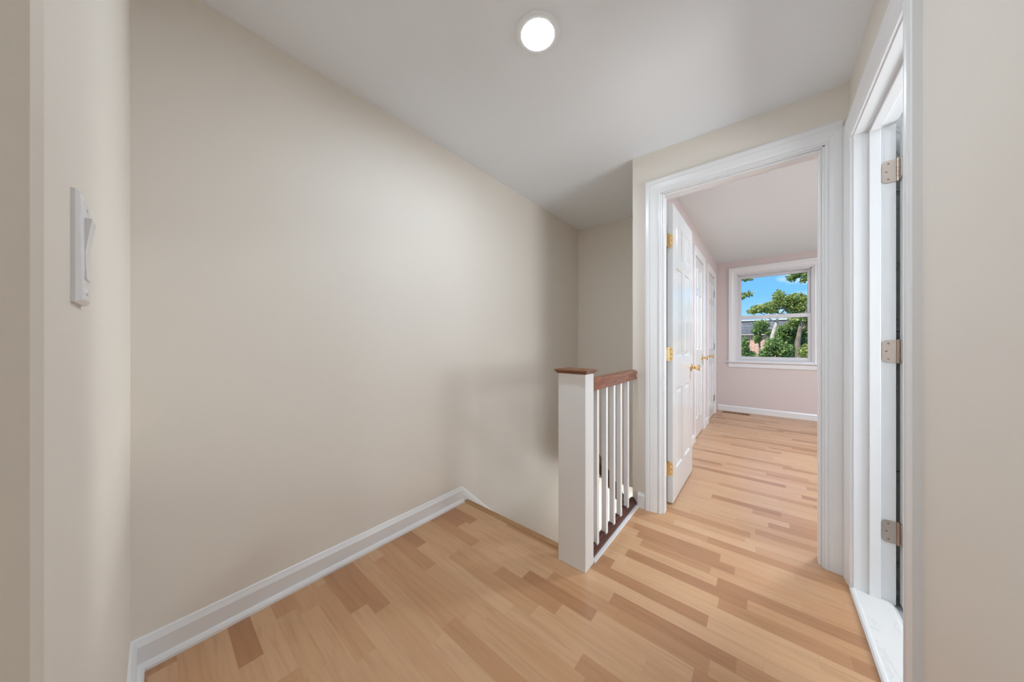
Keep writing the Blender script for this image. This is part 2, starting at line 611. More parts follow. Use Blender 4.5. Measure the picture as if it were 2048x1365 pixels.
# window wall with its opening (window glass opening -0.355..0.545, 0.83..2.24)
WX0, WX1, WZ0, WZ1 = -0.360, 0.543, 0.822, 2.232
bm = bmesh.new()
box(bm, -0.72, WX0, YW, YW + 0.18, 0, 2.52)
box(bm, WX1, 3.3, YW, YW + 0.18, 0, 2.52)
box(bm, WX0, WX1, YW, YW + 0.18, 0, WZ0)
box(bm, WX0, WX1, YW, YW + 0.18, WZ1, 2.52)
struct('wall_bedroom_window', bm, PINK, 'pink bedroom wall around the double hung window', 'wall')
struct('wall_bedroom_right', B((3.15, 3.3, YB - 0.05, YW + 0.05, 0, 2.52)), PINK, 'pink bedroom wall out of sight on the right', 'wall')

# bathroom shell
struct('wall_bathroom_far', B((0.425, 1.90, YD - 0.012, YD, 0, 2.40)), TILEW, 'grey marble tiled bathroom wall glimpsed past the door hinges', 'wall')
struct('wall_bathroom_side', B((1.88, 2.0, 0.3, YD + 0.02, -0.05, 2.40)), BATHP, 'pale grey bathroom wall behind the right hand doorway', 'wall')
struct('wall_bathroom_near', B((0.425, 1.95, 0.25, 0.35, -0.05, 2.40)), BATHP, 'pale grey near wall of the bathroom', 'wall')
struct('floor_bathroom', B((0.30, 1.95, 0.3, YD, -0.10, -0.006)), TILEF, 'grey marble tiled bathroom floor beyond the doorway sill', 'floor')

# ------------------------------------------------------------------ stairs and their trim
bm = bmesh.new()
for k in range(1, 13):
    y0 = YST + 0.206 * (k - 1)
    box(bm, XL, XE - 0.002, y0 - 0.02, y0 + 0.206, -0.2 * k - 0.03, -0.2 * k)
    box(bm, XL, XE - 0.002, y0 - 0.002, y0 + 0.01, -0.2 * k, -0.2 * (k - 1) - 0.03)
struct('stairs', bm, NOSE, 'flight of stairs descending along the left wall below the landing', 'stairs')
bm = bmesh.new()
prof = [(-0.034, -0.03), (-0.034, 0.001), (-0.030, 0.0035), (0.006, 0.0035), (0.013, -0.002), (0.015, -0.012), (0.011, -0.022), (0.0, -0.027)]
prism(bm, prof, lambda p: (XL + 0.001, YST + p[0], p[1]), lambda p: (-0.79, YST + p[0], p[1]))
struct('trim_stair_nosing', bm, NOSE, 'narrow brown nosing strip along the top edge of the stairs', 'trim')

# baseboards: profile (out from the wall, height)
BBP = [(0, 0), (0.031, 0), (0.030, 0.010), (0.024, 0.019), (0.015, 0.023), (0.015, 0.080), (0.0115, 0.088),
       (0.0085, 0.094), (0.006, 0.1015), (0, 0.1045)]


def bb_line(bm, a, b, na, nb, prof=BBP, k=1.0):
    """baseboard from point a to b; na, nb are mitre directions per unit of thickness"""
    prism(bm, prof, lambda p: (a[0] + na[0] * p[0], a[1] + na[1] * p[0], p[1] * k),
          lambda p: (b[0] + nb[0] * p[0], b[1] + nb[1] * p[0], p[1] * k))


bm = bmesh.new()
bb_line(bm, (XL, -0.037), (XL, 1.416), (1, 1.0), (1, 0))
struct('baseboard_left', bm, TRIM, 'white baseboard along the foot of the long left wall', 'baseboard')
bm = bmesh.new()
bb_line(bm, (XL, -0.037), (-0.452, -0.0545), (1, 1.0), (0, 1))
struct('baseboard_near', bm, TRIM, 'white baseboard under the light switch at the bottom left corner', 'baseboard')
bm = bmesh.new()
bb_line(bm, (-0.664, YD), (-0.612, YD), (0, -1), (0, -1), [(0, 0), (0.014, 0), (0.014, 0.082), (0.010, 0.092), (0.006, 0.099), (0, 0.102)])
struct('baseboard_front', bm, TRIM, 'short white baseboard between the railing and the bedroom door casing', 'baseboard')
# skirt board running down the stairs along the left wall
bm = bmesh.new()
SK = -0.972
def skirt(y, dz):
    return SK * (y - 1.416) + dz
pl = [(0.0, -0.55, 0.016), (0.016, 0, 0)]
pr = [(0, -0.36), (0.016, -0.36), (0.016, 0.062), (0.0125, 0.068), (0.0125, 0.080), (0.009, 0.086), (0.006, 0.098), (0, 0.1045)]
prism(bm, pr, lambda p: (XL + p[0], 1.416, p[1]), lambda p: (XL + p[0], 4.0, p[1] + SK * (4.0 - 1.416)))
struct('trim_stair_skirt', bm, TRIM, 'white moulded skirt board sloping down the wall beside the stairs', 'trim')

# bedroom baseboards
SB = [(0, 0), (0.014, 0), (0.014, 0.075), (0.010, 0.083), (0.005, 0.090), (0, 0.092)]
bm = bmesh.new()
bb_line(bm, (XP, YW), (3.15, YW), (1, -1), (0, -1), SB)
struct('baseboard_bedroom_far', bm, TRIM, 'white baseboard under the bedroom window', 'baseboard')
bm = bmesh.new()
bb_line(bm, (XP, YB), (XP, C2[0] - 0.09), (1, 0), (1, 0), SB)
struct('baseboard_bedroom_left', bm, TRIM, 'white baseboard behind the open bedroom door', 'baseboard')
bm = bmesh.new()
bb_line(bm, (XP, C2[1] + 0.09), (XP, C3[0] - 0.09), (1, 0), (1, 0), SB)
struct('baseboard_bedroom_middle', bm, TRIM, 'short white baseboard between the two closet doors', 'baseboard')

# ------------------------------------------------------------------ door casings
CAS = [(0, 0), (0, 0.009), (0.004, 0.012), (0.010, 0.012), (0.013, 0.0085), (0.018, 0.0085), (0.030, 0.0125), (0.046, 0.0155),
       (0.060, 0.0180), (0.066, 0.0165), (0.070, 0.0185), (0.086, 0.0195), (0.092, 0.0165), (0.092, 0)]


def u_nodes(a0, a1, z, lim0=9, lim1=9, zb=0.0):
    return [((a0, zb), (-1, 0), lim0), ((a0, z), (-1, 1), lim0), ((a1, z), (1, 1), lim1), ((a1, zb), (1, 0), lim1)]


bm = bmesh.new()
sweep_frame(bm, u_nodes(-0.521, 0.226, 2.086, 9, 0.060), [(o * 1.02, p) for o, p in CAS], lambda a, z, p: (a, YD - p, z))
struct('trim_1', bm, TRIM, 'white moulded casing around the bedroom doorway', 'door casing')
bm = bmesh.new()
sweep_frame(bm, u_nodes(-0.521, 0.226, 2.086, 0.088, 9), CAS, lambda a, z, p: (a, YB + p, z))
struct('trim_2', bm, TRIM, 'white casing on the bedroom side of the doorway', 'door casing')
# bedroom door jamb with stop
bm = bmesh.new()
jy0, jy1 = YD - 0.001, YB + 0.001
for (x0, x1) in ((-0.529, -0.513), (0.217, 0.233)):
    box(bm, x0, x1, jy0, jy1, 0, 2.096, 0.0015)
box(bm, -0.529, 0.233, jy0, jy1, 2.080, 2.096, 0.0015)
box(bm, -0.513, -0.502, 2.150, 2.205, 0, 2.080, 0.002)
box(bm, 0.206, 0.217, 2.150, 2.205, 0, 2.080, 0.002)
box(bm, -0.502, 0.206, 2.150, 2.205, 2.069, 2.080, 0.002)
struct('trim_3', bm, TRIM, 'white jamb lining inside the bedroom doorway', 'door jamb')

# bathroom doorway: casing, jamb, sill
bm = bmesh.new()
sweep_frame(bm, u_nodes(1.340, 2.030, 2.045, 9, 0.088), CAS, lambda a, z, p: (XR - p, a, z))
struct('trim_4', bm, TRIM, 'white moulded casing around the bathroom doorway on the right', 'door casing')
bm = bmesh.new()
jx0, jx1 = XR - 0.001, 0.426
for (y0, y1) in ((1.327, 1.343), (2.025, 2.043)):
    box(bm, jx0, jx1, y0, y1, 0, 2.058, 0.0015)
box(bm, jx0, jx1, 1.343, 2.025, 2.042, 2.058, 0.0015)
box(bm, 0.349, 0.382, 2.013, 2.025, 0.012, 2.042, 0.002)
box(bm, 0.349, 0.382, 1.343, 1.355, 0.012, 2.042, 0.002)
box(bm, 0.349, 0.382, 1.355, 2.013, 2.030, 2.042, 0.002)
struct('trim_5', bm, TRIM, 'white jamb lining inside the bathroom doorway', 'door jamb')
bm = bmesh.new()
prism(bm, [(0.292, 0), (0.292, 0.006), (0.297, 0.012), (0.304, 0.014), (0.309, 0.014), (0.309, 0)],
      lambda p: (p[0], 1.345, p[1]), lambda p: (p[0], 2.024, p[1]))
struct('trim_6', bm, TRIM, 'narrow white strip between the wood floor and the marble sill', 'threshold strip')
bm = bmesh.new()
prism(bm, [(0.309, -0.006), (0.309, 0.0125), (0.402, 0.0125), (0.412, 0.010), (0.425, -0.004), (0.425, -0.006)],
      lambda p: (p[0], 1.344, p[1]), lambda p: (p[0], 2.024, p[1]))
tag(obj('marble_sill', bm, MARB), 'white marble sill across the bathroom doorway floor', 'door sill', kind='structure')


# ------------------------------------------------------------------ doors
def door_slab(w, h, t=0.035, st=0.105, mull=0.095):
    """six panel slab, x 0..w, y 0..t, z 0..h"""
    bm = bmesh.new()
    pw = (w - 2 * st - mull) / 2
    xs = [0, st, st + pw, st + pw + mull, w - st, w]
    s = h / 2.03
    zs = [0, 0.205 * s, 0.765 * s, 0.985 * s, 1.615 * s, 1.690 * s, 1.925 * s, h]
    for y, flip in ((0.0, False), (t, True)):
        g = [[bm.verts.new((x, y, z)) for z in zs] for x in xs]
        panels = []
        for i in range(5):
            for k in range(7):
                q = [g[i][k], g[i + 1][k], g[i + 1][k + 1], g[i][k + 1]]
                f = bm.faces.new(q if not flip else q[::-1])
                if i in (1, 3) and k in (1, 3, 5):
                    panels.append(f)
        bm.normal_update()
        bmesh.ops.inset_individual(bm, faces=panels, thickness=0.009, depth=-0.0085, use_even_offset=True)
        bmesh.ops.inset_individual(bm, faces=panels, thickness=0.010, depth=0.0, use_even_offset=True)
        bmesh.ops.inset_individual(bm, faces=panels, thickness=0.022, depth=0.0065, use_even_offset=True)
    for xa, in ((0,), (w,)):
        v = [bm.verts.new((xa, yy, zz)) for yy, zz in ((0, 0), (t, 0), (t, h), (0, h))]
        bm.faces.new(v)
    for za in (0, h):
        v = [bm.verts.new((xx, yy, za)) for xx, yy in ((0, 0), (w, 0), (w, t), (0, t))]
        bm.faces.new(v)
    return bm


def xf(bm, M):
    bmesh.ops.transform(bm, matrix=M, verts=bm.verts)
    return bm


def rounded_leaf(bm, o, ea, ez, en, w, h, t, r=0.014, seg=6, both=False):
    """hinge leaf: w along ea with rounded far corners, h along ez, thickness t along en"""
    o, ea, ez, en = Vector(o), Vector(ea), Vector(ez), Vector(en)
    pts = [(0, -h / 2)]
    for k in range(seg + 1):
        a = -PI / 2 + PI / 2 * k / seg
        pts.append((w - r + r * math.cos(a), -h / 2 + r + r * math.sin(a)))
    for k in range(seg + 1):
        a = PI / 2 * k / seg
        pts.append((w - r + r * math.cos(a), h / 2 - r + r * math.sin(a)))
    pts.append((0, h / 2))
    prism(bm, pts, lambda p: o + ea * p[0] + ez * p[1], lambda p: o + ea * p[0] + ez * p[1] + en * t)


def hinge(parent, pin, e1, n1, e2, n2, w1, w2, mat, smat, h=0.092):
    """two leaves about a pin: leaf along e1 standing proud along n1, leaf along e2 proud along n2"""
    bm = bmesh.new()
    ez = Vector((0, 0, 1))
    pin = Vector(pin)
    if w1:
        rounded_leaf(bm, pin, e1, ez, n1, w1, h, 0.0022)
    if w2:
        rounded_leaf(bm, pin, e2, ez, n2, w2, h, 0.0022)
    hg = obj('hinge', bm, mat, parent)
    bm = bmesh.new()
    c = pin + (Vector(n1) + Vector(n2)) * 0.003
    pr = []
    for k in range(5):
        a, b = -h / 2 + k * h / 5 + 0.0006, -h / 2 + (k + 1) * h / 5 - 0.0006
        pr += [(a, 0.0045), (a, 0.0058), (b, 0.0058), (b, 0.0045)]
    pr = [(-h / 2 - 0.003, 0.0), (-h / 2 - 0.003, 0.0045)] + pr + [(h / 2 + 0.003, 0.0045), (h / 2 + 0.003, 0)]
    lathe(bm, pr, c, (0, 0, 1), 14)
    obj('knuckle', bm, mat, hg, smooth=True)
    for ee, nn, w in ((Vector(e1), Vector(n1), w1), (Vector(e2), Vector(n2), w2)):
        if not w:
            continue
        for (fa, fz) in ((0.62, -0.033), (0.74, 0.0), (0.62, 0.033)):
            bm = bmesh.new()
            lathe(bm, [(0.0018, 0.0), (0.0018, 0.0040), (0.0030, 0.0032), (0.0032, 0)], pin + ee * (w * fa) + ez * fz, nn, 12)
            obj('screw', bm, smat, hg, smooth=True)
    return hg


def knob(parent, o, axis, mat, both=None, s=1.0):
    bm = bmesh.new()
    lathe(bm, [(d * s, r * s) for d, r in [(0.0, 0.0), (0.0, 0.031), (0.003, 0.0325), (0.006, 0.030), (0.009, 0.020), (0.012, 0.0115), (0.020, 0.0095),
               (0.025, 0.0105), (0.031, 0.0155), (0.040, 0.0205), (0.050, 0.0245), (0.058, 0.0262), (0.063, 0.0255),
               (0.0655, 0.021), (0.0665, 0.012), (0.067, 0.0)]], o, axis, 28)
    return obj('knob', bm, mat, parent, smooth=True)


# bedroom door, standing open into the bedroom
D1X0, D1X1, D1Y0, D1W, D1H = -0.521, -0.486, 2.308, 0.722, 2.064
d1 = empty('door_1', (D1X1, D1Y0, 0.010), 'white six panel door standing open into the pink bedroom', 'door', kind='structure')
d1.rotation_euler = (0, 0, math.radians(0.0))
bpy.context.view_layer.update()


def child_local(o, root):
    o.matrix_parent_inverse = root.matrix_basis.inverted()
    return o


def fix_children(root):
    inv = Matrix.Translation(root.location).inverted()
    for c in root.children:
        c.matrix_parent_inverse = inv


bm = xf(door_slab(D1W, D1H), Matrix.Translation((D1X1, D1Y0, 0.010)) @ Matrix.Rotation(PI / 2, 4, 'Z'))
obj('slab', bm, DOORP, d1)
for z in (1.818, 1.036, 0.244):
    hg = hinge(d1, (-0.516, D1Y0 - 0.0005, z), (1, 0, 0), (0, -1, 0), (0, -1, 0), (1, 0, 0), 0.031, 0.040, BRASS, BRASSD, 0.094)
knob(d1, (D1X1, D1Y0 + D1W - 0.062, 0.905), (1, 0, 0), BRASS)
knob(d1, (D1X0, D1Y0 + D1W - 0.062, 0.905), (-1, 0, 0), BRASS, s=0.9)
bm = B((-0.512, -0.495, D1Y0 + D1W - 0.001, D1Y0 + D1W + 0.0015, 0.875, 0.935))
obj('latch_plate', bm, BRASS, d1)
fix_children(d1)


def closet(name, y0, y1, knob_y, hinge_y, hmat, label, hz):
    d = empty(name, (XP - 0.02, y0, 0.008), label, 'door', kind='structure')
    bm = xf(door_slab(y1 - y0 - 0.008, CH - 0.012, 0.033, st=0.095, mull=0.085),
            Matrix.Translation((XP - 0.002, y0 + 0.004, 0.008)) @ Matrix.Rotation(PI / 2, 4, 'Z'))
    obj('slab', bm, DOORP, d)
    knob(d, (XP - 0.002, knob_y, 0.925), (1, 0, 0), BRASS, s=1.0)
    for z in hz:
        bm = bmesh.new()
        box(bm, XP - 0.002, XP + 0.002, hinge_y - 0.016, hinge_y + 0.016, z - 0.046, z + 0.046, 0.001)
        lathe(bm, [(-0.048, 0), (-0.048, 0.006), (0.048, 0.006), (0.048, 0)], (XP + 0.004, hinge_y, z), (0, 0, 1), 12)
        obj('hinge', bm, hmat, d, smooth=True)
    fix_children(d)
    return d


closet('door_2', C2[0], C2[1], C2[1] - 0.065, C2[0] + 0.004, BRASS, 'white six panel closet door just beyond the open bedroom door', (0.26, 1.05, 1.85))
closet('door_3', C3[0], C3[1], C3[0] + 0.065, C3[1] - 0.004, STEEL, 'white six panel closet door nearest the bedroom window', (0.25, 1.06, 1.88))
CASN = [(o, p) for o, p in CAS]
for nm, c, lab in (('trim_7', C2, 'white moulded casing around the closet door beside the open door'),
                   ('trim_8', C3, 'white moulded casing around the closet door nearest the window')):
    bm = bmesh.new()
    sweep_frame(bm, u_nodes(c[0], c[1], CH, 9, 9), CASN, lambda a, z, p: (XP + p, a, z))
    struct(nm, bm, TRIM, lab, 'door casing')

# bathroom door, swung into the bathroom; only its hinge edge shows
d4 = empty('door_4', (0.440, 2.022, 0.015), 'white bathroom door swung inward with its hinge edge showing in the right doorway', 'door', kind='structure')
bm = xf(door_slab(0.66, 2.020), Matrix.Translation((0.437, 1.995, 0.015)))
obj('slab', bm, DOORP, d4)
for z in (1.842, 1.076, 0.308):
    hinge(d4, (0.434, 2.0235, z), (-1, 0, 0), (0, -1, 0), (0.06, -1, 0), (-1, -0.06, 0), 0.048, 0.028, NICKEL, NICKD, 0.094)
knob(d4, (0.437 + 0.60, 1.995, 0.93), (0, -1, 0), NICKEL)
fix_children(d4)

# ------------------------------------------------------------------ window
win = empty('window_1', (0.08, YW, 0.82), 'white double hung window in the pink bedroom wall looking onto trees', 'window', kind='structure')
bm = bmesh.new()
wm = lambda a, z, p: (a, YW - p, z)
wn = [((WX0, WZ0 + 0.0), (-1, 0), 9), ((WX0, WZ1), (-1, 1), 9), ((WX1, WZ1), (1, 1), 9), ((WX1, WZ0), (1, 0), 9)]
sweep_frame(bm, wn, [(o * 1.09, p * 1.2) for o, p in CAS], wm)
obj('casing', bm, TRIM, win)
bm = bmesh.new()
box(bm, WX0 - 0.125, WX1 + 0.125, YW - 0.050, YW + 0.02, WZ0 - 0.022, WZ0, 0.006)
obj('window_sill', bm, TRIM, win)
bm = bmesh.new()
prism(bm, [(0, 0), (0.011, 0.004), (0.016, 0.012), (0.016, 0.060), (0.012, 0.072), (0.012, 0.083), (0, 0.083)],
      lambda p: (WX0 - 0.10, YW - p[0], WZ0 - 0.105 + p[1]), lambda p: (WX1 + 0.10, YW - p[0], WZ0 - 0.105 + p[1]))
obj('apron', bm, TRIM, win)
# frame lining
bm = bmesh.new()
f0, f1 = YW - 0.001, YW + 0.16
box(bm, WX0, WX0 + 0.022, f0, f1, WZ0, WZ1)
box(bm, WX1 - 0.022, WX1, f0, f1, WZ0, WZ1)
box(bm, WX0 + 0.022, WX1 - 0.022, f0, f1, WZ1 - 0.022, WZ1)
box(bm, WX0 + 0.022, WX1 - 0.022, f0, f1, WZ0, WZ0 + 0.022)
for xa, xb in ((WX0 + 0.022, WX0 + 0.034), (WX1 - 0.034, WX1 - 0.022)):
    box(bm, xa, xb, YW + 0.02, YW + 0.034, WZ0 + 0.022, WZ1 - 0.022)
    box(bm, xa, xb, YW + 0.074, YW + 0.082, WZ0 + 0.022, WZ1 - 0.022)
box(bm, WX0 + 0.022, WX1 - 0.022, YW + 0.02, YW + 0.034, WZ1 - 0.036, WZ1 - 0.022)
obj('window_frame', bm, VINYL, win)


def sash(y0, y1, z0, z1, rb, rt, st=0.042):
    x0, x1 = WX0 + 0.0225, WX1 - 0.0225
    bm = bmesh.new()
    box(bm, x0, x0 + st, y0, y1, z0, z1, 0.003)
    box(bm, x1 - st, x1, y0, y1, z0, z1, 0.003)
    box(bm, x0 + st, x1 - st, y0, y1, z0, z0 + rb, 0.003)
    box(bm, x0 + st, x1 - st, y0, y1, z1 - rt, z1, 0.003)
    s = obj('sash', bm, VINYL, win)
    ym = (y0 + y1) / 2
    obj('pane', B((x0 + st - 0.004, x1 - st + 0.004, ym - 0.002, ym + 0.002, z0 + rb - 0.004, z1 - rt + 0.004)), GLASS, s)
    return s


low = sash(YW + 0.036, YW + 0.072, WZ0 + 0.023, 1.552, 0.052, 0.056)
upp = sash(YW + 0.084, YW + 0.120, 1.500, WZ1 - 0.023, 0.050, 0.052)
bm = B((0.055, 0.105, YW + 0.028, YW + 0.06, 1.552, 1.562), bev=0.003)
obj('sash_lock', bm, VINYL, low)
fix_children(win)

for nm, lab, mk_ in (('fill_frame_stair', 'added frame around the fill light at the foot of the stairs', lambda a, z, p: (-1.08 + a, 5.85 - p, -1.75 + z)),  # frames added around the unseen fill lights
                     ('fill_frame_passage', 'added frame around the fill light in the passage behind the viewer', lambda a, z, p: (-0.07 + a * 0.42, -2.0 + p, 1.35 + z)),
                     ('fill_frame_bathroom', 'added frame around the bathroom fill light, out of sight', lambda a, z, p: (1.88 - p, 1.45 + a * 0.66, 1.30 + z)),
                     ('fill_frame_bedroom', 'added frame around the bedroom fill light, out of sight', lambda a, z, p: (3.15 - p, 4.3 + a, 1.50 + z))):
    w_ = 0.32 if nm == 'fill_frame_stair' else 0.66
    h_ = 0.72 if nm == 'fill_frame_stair' else 0.66
    bm = bmesh.new()
    sweep_frame(bm, [((-w_, -h_), (-1, -1)), ((-w_, h_), (-1, 1)), ((w_, h_), (1, 1)), ((w_, -h_), (1, -1))],
                [(0, 0), (0, 0.012), (0.05, 0.016), (0.05, 0)], mk_, closed=True)
    struct(nm, bm, TRIM, lab, 'window')

# ------------------------------------------------------------------ newel post and railing
NX0, NX1, NY0, NY1, NZ = -0.815, -0.6645, 1.350, 1.441, 0.958
nw = empty('newel_post', ((NX0 + NX1) / 2, (NY0 + NY1) / 2, 0), 'square white newel post with a dark wood cap at the stair head', 'newel post')
obj('post', B((NX0, NX1, NY0, NY1, 0, NZ), bev=0.0012), RAILP, nw)
bm = bmesh.new()
cp = [(0.002, 0.0), (0.006, 0.004), (0.010, 0.010), (0.0165, 0.015), (0.0165, 0.0195), (-0.028, 0.0265)]
rings = []
for o_, z_ in [(0.002, 0.0)] + cp:
    rings.append([bm.verts.new(v) for v in ((NX0 - o_, NY0 - o_, NZ + z_), (NX1 + o_, NY0 - o_, NZ + z_),
                                            (NX1 + o_, NY1 + o_, NZ + z_), (NX0 - o_, NY1 + o_, NZ + z_))])
bm.faces.new(rings[0][::-1])
bm.faces.new(rings[-1])
for A, Bq in zip(rings[1:], rings[2:]):
    for k in range(4):
        bm.faces.new((A[k], A[(k + 1) % 4], Bq[(k + 1) % 4], Bq[k]))
obj('cap', bm, CAPW, nw)
fix_children(nw)

RX = -0.700
rl = empty('stair_railing', (RX, 1.79, 0), 'white baluster railing with dark red handrail along the stairwell edge', 'railing')
bm = bmesh.new()
hp = [(-0.030, 0.866), (0.030, 0.866), (0.032, 0.874), (0.027, 0.882), (0.0255, 0.890), (0.030, 0.900), (0.0335, 0.910), (0.031, 0.920),
      (0.022, 0.927), (0.0, 0.930), (-0.022, 0.927), (-0.031, 0.920), (-0.0335, 0.910), (-0.030, 0.900), (-0.0255, 0.890), (-0.027, 0.882), (-0.032, 0.874)]
prism(bm, hp, lambda p: (RX + p[0] - 0.002, NY1 + 0.0004, p[1]), lambda p: (RX + p[0] - 0.002, YD + 0.001, p[1]))
obj('handrail', bm, MAHOG, rl, smooth=True)
bm = bmesh.new()
sp = [(-0.035, 0.0), (0.027, 0.0), (0.027, 0.012), (0.024, 0.020), (0.020, 0.024), (0.019, 0.031), (-0.019, 0.031), (-0.020, 0.024), (-0.028, 0.020), (-0.035, 0.012)]
prism(bm, sp, lambda p: (RX + p[0], NY1 + 0.0004, p[1] + 0.010), lambda p: (RX + p[0], YD - 0.001, p[1] + 0.010))
obj('shoe_rail', bm, MAHOD, rl)
BY = [1.5345, 1.6535, 1.7650, 1.8755, 2.0010]
for i, y in enumerate(BY):
    obj('baluster', B((RX - 0.009, RX + 0.018, y - 0.013, y + 0.013, 0.036, 0.870), bev=0.001), RAILP, rl)
edges = [NY1] + [v for y in BY for v in (y - 0.013, y + 0.013)] + [YD - 0.002]
for a, b in zip(edges[0::2], edges[1::2]):
    bm = bmesh.new()
    n = 8
    prof = [(-0.016, 0.040)] + [(-0.016 + 0.032 * k / n, 0.041 + 0.012 * math.sin(PI * k / n) ** 0.6) for k in range(n + 1)] + [(0.016, 0.040)]
    prism(bm, prof, lambda p: (RX + p[0], a + 0.0005, p[1]), lambda p: (RX + p[0], b - 0.0005, p[1]))
    obj('fillet', bm, MAHOD, rl)
bm = B((RX - 0.037, -0.656, NY1, YD - 0.001, 0, 0.0105), bev=0.001)
bb = obj('trim_9', bm, TRIM)
tag(bb, 'white strip on the floor under the railing shoe', 'trim', kind='structure')
fix_children(rl)

# lower handrail following the stairs down
bm = bmesh.new()
hp2 = [(-0.028, -0.032), (0.028, -0.032), (0.030, -0.022), (0.024, -0.010), (0.028, 0.004), (0.031, 0.016), (0.024, 0.028), (0, 0.033),
       (-0.024, 0.028), (-0.031, 0.016), (-0.028, 0.004), (-0.024, -0.010), (-0.030, -0.022)]
HX = -0.795
def hz(y):
    return 0.379 - 0.977 * (y - 1.785)
prism(bm, hp2, lambda p: (HX + p[0], NY1 + 0.001, hz(NY1) + p[1] * 1.0), lambda p: (HX + p[0], 3.90, hz(3.90) + p[1] * 1.0))
lowrail = empty('stair_handrail', (HX, NY1, hz(NY1)), 'dark red handrail sloping down the stairs behind the white balusters', 'handrail')
obj('rail', bm, MAHOD, lowrail, smooth=True)
for y in (2.45, 3.55):
    bm = bmesh.new()
    tube(bm, [(XE - 0.001, y, hz(y) - 0.075), (XE - 0.03, y, hz(y) - 0.075), (HX, y, hz(y) - 0.05), (HX, y, hz(y) - 0.028)], [0.007] * 4, 8)
    lathe(bm, [(0, 0), (0, 0.028), (0.004, 0.026), (0.005, 0)], (XE - 0.0005, y, hz(y) - 0.075), (-1, 0, 0), 16)
    obj('bracket', bm, BRASS, lowrail, smooth=True)
fix_children(lowrail)

# ------------------------------------------------------------------ light switch on the near wall
sl = (-0.0545 + 0.037) / (-0.456 - XL)
ang = math.atan(sl)
sw = empty('light_switch', (0, 0, 0), 'white rocker light switch on the short wall at far left', 'light switch')


def plate_pt(a, n, z):
    """a along the wall from the plate's near edge toward the corner, n out of the wall"""
    x0 = -0.570
    y0 = -0.037 + sl * (x0 - XL)
    return (x0 - a * math.cos(ang) - n * math.sin(ang), y0 - a * math.sin(ang) + n * math.cos(ang), z)


bm = bmesh.new()
PW, PZ0, PZ1 = 0.072, 1.155, 1.277
rg = []
for ins, n in ((0, 0.0), (0, 0.003), (0.0015, 0.005), (0.005, 0.0068), (0.010, 0.0072)):
    rg.append([bm.verts.new(plate_pt(a, n, z)) for a, z in ((ins, PZ0 + ins), (PW - ins, PZ0 + ins), (PW - ins, PZ1 - ins), (ins, PZ1 - ins))])
for A, Bq in zip(rg, rg[1:]):
    for k in range(4):
        bm.faces.new((A[k], A[(k + 1) % 4], Bq[(k + 1) % 4], Bq[k]))
bm.faces.new(rg[-1])
bm.faces.new(rg[0][::-1])
obj('plate', bm, PLAST, sw, smooth=True)
bm = bmesh.new()
rk = [(1.183, 0.0068), (1.183, 0.0085), (1.214, 0.0075), (1.252, 0.0122), (1.252, 0.0068)]
prism(bm, rk, lambda p: plate_pt(0.020, p[1], p[0]), lambda p: plate_pt(0.052, p[1], p[0]))
obj('rocker', bm, PLAST, sw)
for z in (1.168, 1.265):
    bm = bmesh.new()
    o_ = Vector(plate_pt(0.036, 0.0070, z))
    lathe(bm, [(0, 0), (0, 0.0035), (0.0012, 0.0028), (0.0013, 0)], o_, (-math.sin(ang), math.cos(ang), 0), 12)
    obj('screw', bm, PLAST, sw, smooth=True)
piv = Vector(plate_pt(0.036, 0, 1.216))
sw.location = piv
fix_children(sw)

# ------------------------------------------------------------------ ceiling light
LX, LY = -0.714, 1.022
LZ = zceil(LX)
lt = empty('ceiling_light', (LX, LY, LZ), 'round glowing white downlight in the landing ceiling', 'ceiling light')
tilt = math.atan(0.058 / (XR - XL))
axd = Vector((-math.sin(tilt), 0, -math.cos(tilt)))
bm = bmesh.new()
lathe(bm, [(-0.002, 0.0), (-0.002, 0.089), (0.003, 0.0895), (0.006, 0.087), (0.009, 0.078), (0.010, 0.067), (0.008, 0.066), (0.008, 0.0)], (LX, LY, LZ), axd, 48)
obj('trim_ring', bm, pmat('lamp_ring', (0.87, 0.92, 0.96), 0.4), lt, smooth=True)
bm = bmesh.new()
lathe(bm, [(0.0075, 0.0), (0.0075, 0.0655), (0.011, 0.0650), (0.014, 0.058), (0.0155, 0.040), (0.016, 0.0)], (LX, LY, LZ), axd, 48)
obj('lens', bm, LENS, lt, smooth=True)
ld = bpy.data.lights.new('hall_lamp', 'AREA')
ld.shape = 'DISK'
ld.size = 0.14
ld.energy = HALL_WATTS
ld.color = LAMP_COL
lo = bpy.data.objects.new('hall_lamp', ld)
lo.location = Vector((LX, LY, LZ)) + axd * 0.020
COL.objects.link(lo)
fix_children(lt)


def fill_lamp(name, x, y, z, watts, label, color=LAMP_COL, r_=0.093):
    r = empty(name, (x, y, z), label, 'ceiling light')
    bm = bmesh.new()
    lathe(bm, [(-0.001, 0.0), (-0.001, r_), (0.006, r_ - 0.002), (0.010, r_ - 0.022), (0.008, r_ - 0.023), (0.008, 0.0)], (x, y, z), (0, 0, -1), 32)
    obj('trim_ring', bm, bpy.data.materials['lamp_ring'], r, smooth=True)
    bm = bmesh.new()
    lathe(bm, [(0.0075, 0.0), (0.0075, r_ - 0.0235), (0.014, r_ - 0.033), (0.016, 0.0)], (x, y, z), (0, 0, -1), 32)
    obj('lens', bm, LENS, r, smooth=True)
    fix_children(r)
    d = bpy.data.lights.new(name + '_lamp', 'AREA')
    d.shape = 'DISK'
    d.size = 2 * r_ - 0.05
    d.energy = watts
    d.color = color
    o = bpy.data.objects.new(name + '_lamp', d)
    o.location = (x, y, z - 0.02)
    COL.objects.link(o)


